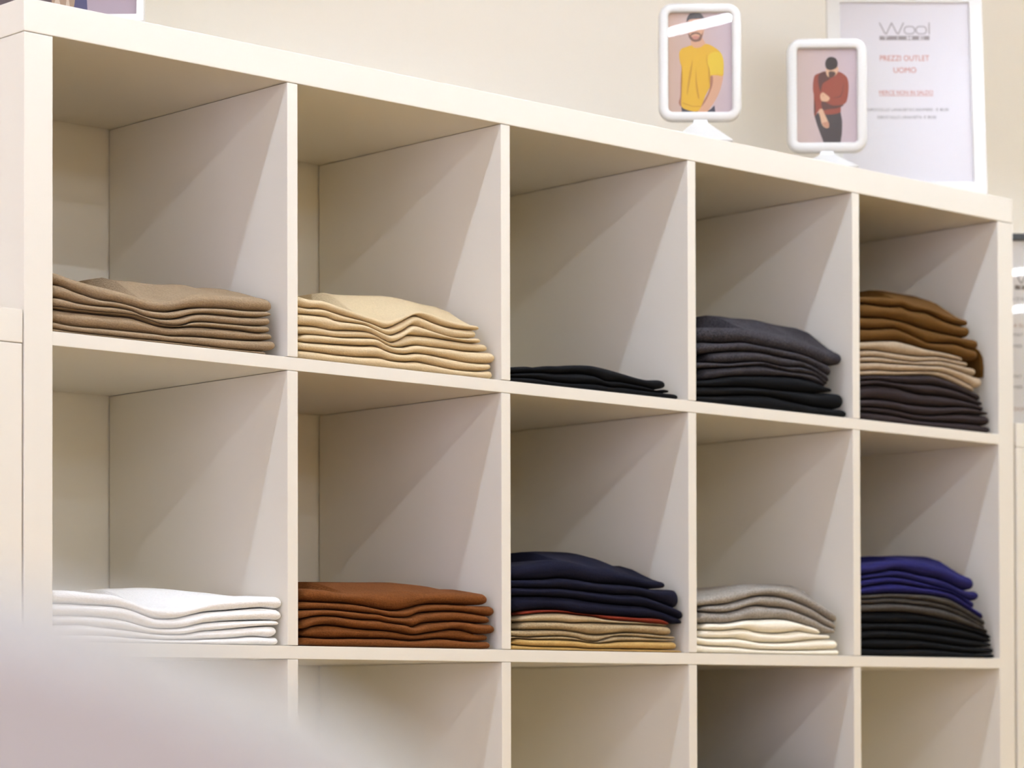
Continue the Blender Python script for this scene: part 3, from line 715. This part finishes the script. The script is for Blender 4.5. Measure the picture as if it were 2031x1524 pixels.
MAN2 = [
 (6, [(325,1040),(380,995),(600,1005),(712,975),(738,1120),(732,1300),(710,1440),(465,1440),(420,1320),(368,1180)], 0),
 (4, [(500,395),(550,475),(640,440),(690,400),(790,460),(828,540),(832,680),(800,840),(720,900),(712,985),(600,1018),(470,1012),(440,940),(390,970),(330,1040),(318,960),(340,820),(305,660),(325,470),(400,420)], 1),
 (5, [(395,440),(500,400),(565,490),(450,575),(420,690),(385,560)], 1), (5, [(440,825),(600,890),(760,880),(690,925),(540,945),(450,950)], 1),
 (5, [(755,560),(745,700),(700,770),(600,775),(720,740)], 1), (5, [(330,800),(345,960),(330,1020),(318,950)], 1),
 (2, [(500,350),(560,365),(650,330),(682,345),(678,400),(625,462),(550,480),(508,440)], 1), (3, [(545,400),(620,400),(640,440),(585,485),(545,475)], 1),
 (1, [(583,185),(640,205),(672,260),(665,330),(620,365),(560,378),(505,350),(488,290),(500,235),(535,195)], 1),
 (2, [(412,745),(450,700),(500,730),(552,780),(522,828),(435,822)], 1), (7, [(440,735),(470,740),(455,760)], 0),
 (2, [(388,965),(440,940),(475,1010),(530,1130),(542,1200),(500,1218),(440,1170),(412,1060)], 1), (7, [(440,1150),(530,1130),(540,1195),(500,1215)], 1),
]

def table_frame(loc, yaw, tilt, size, band, bot_z, inks, polys, box_px, label):
    w, h = size
    t = empty('picture_frame', loc, (-tilt, 0, -yaw)); tag(t, label, 'picture frame', 'white rounded photo stands on the shelf top')
    cz = bot_z + h / 2
    pf = [(0, .004), (.0012, .0005), (.0035, -.0015), (band - .003, -.0015), (band - .0006, -.0002), (band, .0025), (band, .0095), (.0015, .0115), (0, .0085)]
    link('rim', ring_frame(w, h, .020, pf, .0035, cz), M_PLAST, t, smooth=True)
    iw, ih = w - 2 * band + .002, h - 2 * band + .002
    link('back_panel', plate(iw + .004, ih + .004, .004, .0055, .0085, cz), M_PLAST, t)
    flat_print('photo_print', polys, (iw, ih), box_px, inks, t, .0050, cz)
    link('clear_cover', plate(iw, ih, .004, .0026, .0032, cz), M_PANE, t)
    bm = bmesh.new()                                # tent-shaped foot
    rings = []
    for z, hx, hy in ((0, .043, .034), (.002, .0435, .0345), (.004, .041, .032), (bot_z - .004, .011, .007), (bot_z + .0015, .009, .005)):
        rings.append([bm.verts.new((x, .004 + y, z)) for x, y in ((hx, -hy), (hx, hy), (-hx, hy), (-hx, -hy))])
    for a, b in zip(rings, rings[1:]):
        for j in range(4): bm.faces.new((a[j], a[(j + 1) % 4], b[(j + 1) % 4], b[j]))
    bm.faces.new(list(reversed(rings[0]))); bm.faces.new(rings[-1])
    f = link('foot', bm, M_PLAST, t)
    return t

table_frame((1.158, .050, 1.8205), .7405, math.radians(1.2), (.1178, .1695), .0137, .0355, INK, MAN1, (58, 55, 965, 1478),
            'white rounded photo stand showing a man in a yellow t-shirt')
table_frame((1.433, .050, 1.8205), .78, math.radians(0), (.1192, .1705), .0152, .0285, INK2, MAN2, (58, 60, 962, 1440),
            'white rounded photo stand showing a man in a rust red sweater with bowed head')

# lettering -------------------------------------------------------------
def text_mesh(body, size, bm, at, align='CENTER', weight=0.0, width=None, mi=0):
    """glyph outlines of one line added to bm in the x/z plane; `at` = (x, y, z baseline)"""
    cu = bpy.data.curves.new('t', 'FONT'); cu.body = body; cu.size = size; cu.align_x = align
    cu.offset = weight; cu.resolution_u = 3
    ob = bpy.data.objects.new('t', cu); COL.objects.link(ob)
    bpy.context.view_layer.update()
    me = bpy.data.meshes.new_from_object(ob)
    xs = [v.co.x for v in me.vertices]; sx = 1.0
    if width and xs: sx = width / (max(xs) - min(xs))
    mid = (max(xs) + min(xs)) / 2 if align == 'CENTER' else min(xs)
    vs = [bm.verts.new((at[0] + (v.co.x - mid) * sx, at[1], at[2] + v.co.y)) for v in me.vertices]
    for p in me.polygons:
        try:
            f = bm.faces.new([vs[i] for i in p.vertices]); f.material_index = mi
        except ValueError: pass
    bpy.data.objects.remove(ob); bpy.data.curves.remove(cu); bpy.data.meshes.remove(me)

def link_flat(name, bm, mats, parent):
    me = bpy.data.meshes.new(name); bm.to_mesh(me); bm.free()
    for m in mats: me.materials.append(m)
    o = bpy.data.objects.new(name, me); COL.objects.link(o); o.parent = parent
    return o

def stroke(bm, pts, wd, y, closed=False):
    n = len(pts); segs = [(i, (i + 1) % n) for i in range(n if closed else n - 1)]
    for k, (i, j) in enumerate(segs):
        a, b = Vector((pts[i][0], pts[i][1])), Vector((pts[j][0], pts[j][1]))
        d = (b - a).normalized(); nrm = Vector((-d.y, d.x)) * wd / 2; a -= d * wd * .3; b += d * wd * .3
        yy = y - .000004 * k
        bm.faces.new([bm.verts.new((q.x, yy, q.y)) for q in (a + nrm, a - nrm, b - nrm, b + nrm)])

def logo(parent, cx, ztop, s, y, m_grey, m_cut):
    """thin wide 'Wool' above a bar lettered TIME; s = metres per picture unit"""
    bm = bmesh.new()
    X = lambda u: cx + (u - 560) * s
    Zc = lambda v: ztop - (v - 140) * s
    q = lambda L: [(X(u), Zc(v)) for u, v in L]
    stroke(bm, q([(240,140),(306,280),(325,288),(395,140),(460,280),(480,288),(548,140)]), 14 * s, y)
    for u0 in (558, 710):
        stroke(bm, [(X(u0 + 66) + a * s, Zc(238) + b * s) for a, b in rr(132, 100, 42, 5)], 13 * s, y, True)
    stroke(bm, q([(878,140),(878,290)]), 14 * s, y)
    for f in bm.faces: f.material_index = 0
    f = bm.faces.new([bm.verts.new((X(u), y, Zc(v))) for u, v in ((235,316),(880,316),(880,372),(235,372))]); f.material_index = 0
    for ch, u in (('T', 315), ('I', 470), ('M', 620), ('E', 780)):
        text_mesh(ch, 58 * s, bm, (X(u), y - .00008, Zc(364)), mi=1, width=(70 if ch != 'I' else 10) * s, weight=.6 * s)
    link_flat('logo_lettering', bm, [m_grey, m_cut], parent)

def sheet_frame(name, loc, yaw, tilt, w, h, band, depth, m_rim, m_paper, label, cat='framed sign'):
    t = empty(name, loc, (-tilt, 0, -yaw)); tag(t, label, cat)
    bm = rect_ring(bmesh.new(), -w/2, w/2, 0, h, 0, depth, band, lambda a, b, d: (a, d, b))
    bmesh.ops.bevel(bm, geom=list(bm.edges), offset=.0009, segments=2, affect='EDGES', profile=.6)
    link('rim', bm, m_rim, t)
    link('sheet', newbox(-w/2 + band - .002, w/2 - band + .002, .0045, .0052, band - .002, h - band + .002), m_paper, t)
    link('glass', newbox(-w/2 + band - .002, w/2 - band + .002, .0022, .0030, band - .002, h - band + .002), M_PANE, t)
    link('backing', newbox(-w/2 + band - .003, w/2 - band + .003, .0056, depth - .002, band - .003, h - band + .003), M_CARD, t)
    return t

G_LOGO = ink('grey_logo_ink', '9A9090'); G_RED = ink('red_orange_ink', 'C26345'); G_TXT = ink('small_grey_ink', '6E6664')
S = 1 / 1292.0                                     # metres per picture pixel on the price notice
PW, PH = .2445, .3350
lean = math.radians(8)
bx, by = 1.761, .004                               # front right corner on the shelf edge
px_, py_ = bx - PW / 2 * math.cos(.745), by + PW / 2 * math.sin(.745)
notice = sheet_frame('price_notice', (px_, py_, 1.8215), .745, lean, PW, PH, .0205, .014, M_LACQ, M_PAPER,
                     'large white framed outlet price notice leaning back at the right end of the shelf')
zc = lambda v: .0205 + ((353 - v) * 1.06 + 8) * S
logo(notice, 0, zc(42), S / 6.35, .0044, G_LOGO, M_PAPER)
bm = bmesh.new()
text_mesh('PREZZI OUTLET', 16.5 * S, bm, (-.001, .0044, zc(118)), weight=0, width=100 * S)
text_mesh('UOMO', 16.5 * S, bm, (-.001, .0044, zc(142)), weight=0, width=46 * S)
text_mesh('MERCE NON IN SALDO', 12.5 * S, bm, (0, .0044, zc(185.5)), weight=0, width=109 * S)
f = bm.faces.new([bm.verts.new((a * S, .00435, zc(v))) for a, v in ((-55, 187.2), (55, 187.2), (55, 188.2), (-55, 188.2))])
link_flat('red_lettering', bm, [G_RED], notice)
bm = bmesh.new()
text_mesh('GIROCOLLO LANA/SETA/CASHMERE : \u20ac 80,00', 8.6 * S, bm, (.002, .0044, zc(218.5)), weight=0, width=165 * S)
text_mesh('GIROCOLLO LANA/SETA: \u20ac 80,00', 8.6 * S, bm, (0, .0044, zc(233.5)), weight=0, width=119 * S)
link_flat('price_lettering', bm, [G_TXT], notice)

# black-rimmed notice on the right-hand low shelf
n2 = sheet_frame('wall_notice', (2.012, .112, 1.4712), .70, math.radians(.42), .245, .333, .0115, .014, M_BLACK, M_PAPER2,
                 'notice with thin black rim standing behind the right edge of the tall shelf')
S2 = 1 / 1240.0
z2 = lambda v: .333 - (v - 460) * S2
logo(n2, .020, z2(538), S2 / 6.35, .0044, ink('dark_logo_ink', '6E645C'), M_PAPER2)
bm = bmesh.new()
for s, v, hh in (("I D'A", 598, 11), ('MAT', 671, 10), ('MER', 694, 10), ('FAT', 756, 10), ('MER', 778, 10)):
    text_mesh(s, hh * S2, bm, (-.024, .0044, z2(v)), align='LEFT', weight=0)
link_flat('grey_lettering', bm, [G_TXT], n2)
bm = bmesh.new()
for s, v, hh in (('A SU', 652, 11), ('DON', 823, 11)):
    text_mesh(s, hh * S2, bm, (-.024, .0044, z2(v)), align='LEFT', weight=0)
link_flat('brown_lettering', bm, [ink('brown_ink', '9A6E52')], n2)

# picture at the far left end, cut by the top of the photograph
pw = .262
cx, cy = .163 - pw / 2 * math.cos(.76), .001 + pw / 2 * math.sin(.76)
pf = empty('picture_frame', (cx, cy, 1.8208), (-math.radians(5), 0, -.76))
tag(pf, 'large thin white picture frame at the left end, showing a person in navy clothes', 'picture frame')
b_ = .0085; hh = .34
bm = rect_ring(bmesh.new(), -pw/2, pw/2, 0, hh, 0, .012, b_, lambda a, b, d: (a, d, b))
bmesh.ops.bevel(bm, geom=list(bm.edges), offset=.0006, segments=2, affect='EDGES', profile=.6)
link('rim', bm, M_LACQ, pf)
link('backing', newbox(-pw/2 + .006, pw/2 - .006, .0065, .0105, .006, hh - .006), M_CARD, pf)
inkL = [ink('print_lilac_backdrop', 'A8979E'), ink('print_navy', '3C3C62'), ink('print_dark_brown', '4A3A3C'), ink('print_patterned_scarf', 'A08468'),
        ink('print_skin', 'C79A7C'), ink('print_dark_hair', '3A2E2A'), ink('print_scarf_light', 'C8B49C')]
iw, ih = pw - 2 * b_ + .002, hh - 2 * b_ + .002
U = lambda m: m * 1000
W_, H_ = U(iw), U(ih)
polyL = [
 (1, [(W_-58, H_), (W_-62, H_-60), (W_-70, H_-150), (W_-95, H_-200), (W_-150, H_-200), (W_-185, H_-140), (W_-190, H_-40), (W_-178, H_)], 0),
 (2, [(W_-84, H_), (W_-88, H_-60), (W_-100, H_-120), (W_-150, H_-120), (W_-172, H_-50), (W_-170, H_)], 0),
 (3, [(W_-76, H_-7), (W_-74, H_-30), (W_-84, H_-60), (W_-98, H_-50), (W_-100, H_-16), (W_-90, H_-6)], 1),
 (6, [(W_-79, H_-12), (W_-82, H_-30), (W_-84, H_-10)], 0), (6, [(W_-90, H_-14), (W_-94, H_-30), (W_-97, H_-16)], 0),
 (4, [(W_-105, H_-198), (W_-100, H_-240), (W_-110, H_-275), (W_-135, H_-275), (W_-145, H_-240), (W_-140, H_-198)], 1),
 (5, [(W_-98, H_-240), (W_-102, H_-280), (W_-122, H_-295), (W_-145, H_-280), (W_-148, H_-240), (W_-138, H_-265), (W_-108, H_-265)], 1),
]
flat_print('photo_print', polyL, (iw, ih), (0, 0, W_, H_), inkL, pf, .0055, hh / 2)
link('glass', newbox(-iw/2, iw/2, .0028, .0036, hh/2 - ih/2, hh/2 + ih/2), M_PANE, pf)

# ---------------------------------------------------------------- blurred white panel close in the foreground
PANEL = [(-358.8, 0), (-354.8, 1016.9), (-342.5, 1040.3), (-323.6, 1046.5), (-292.0, 1049.3), (-228.7, 1049.5), (-146.5, 1048.0), (-105.4, 1045.1), (-83.2, 1042.1), (-64.2, 1038.3), (-51.6, 1034.6), (-38.9, 1028.9), (-26.3, 1022.8), (-17.4, 1017.4), (-10.5, 1011.7), (-3.5, 1003.5), (2.8, 992.1), (6.0, 975.1), (8.0, 880), (10.0, 0)]
hd = Vector((math.sin(YAW), math.cos(YAW), 0)); hr = Vector((math.cos(YAW), -math.sin(YAW), 0))
pe = empty('display_panel', Vector((CAM.x, CAM.y, 0)) + hd * .345)
tag(pe, 'out-of-focus white upright panel with a rounded corner, close in the lower left foreground', 'display panel')
bm = bmesh.new()
# bevelled edge: (outward offset, depth)
prof = [(-.0085, 0), (-.0078, .0008), (-.0066, .0030), (-.0012, .0200), (-.0002, .0235), (0, .0260), (0, .0330), (-.0010, .0352), (-.003, .036)]
pc = [Vector((x / 1000, z / 1000)) for x, z in PANEL]
nn = []
for i, p in enumerate(pc):
    a = pc[max(0, i - 1)]; b = pc[min(len(pc) - 1, i + 1)]
    d = (b - a).normalized(); nn.append(Vector((-d.y, d.x)))
loops = []
for off, dep in prof:
    L_ = []
    for p, nv in zip(pc, nn):
        q = p + nv * off
        v3 = hr * q.x + hd * (dep + (1.05 - max(0, q.y)) * .6); L_.append(bm.verts.new((v3.x, v3.y, max(0, q.y))))
    loops.append(L_)
for a, b in zip(loops, loops[1:]):
    for j in range(len(a) - 1): bm.faces.new((a[j], a[j + 1], b[j + 1], b[j]))
bm.faces.new(loops[0]); bm.faces.new(list(reversed(loops[-1])))
link('panel_board', bm, M_PANEL, pe, smooth=False)
c0 = hr * -.17 + hd * .61
for s_ in (-.12, .12):
    o_ = c0 + hr * s_
    link('base_foot', newbox(o_.x - .02, o_.x + .02, o_.y - .10, o_.y + .12, 0, .012, bev=.002), M_PANEL, pe)
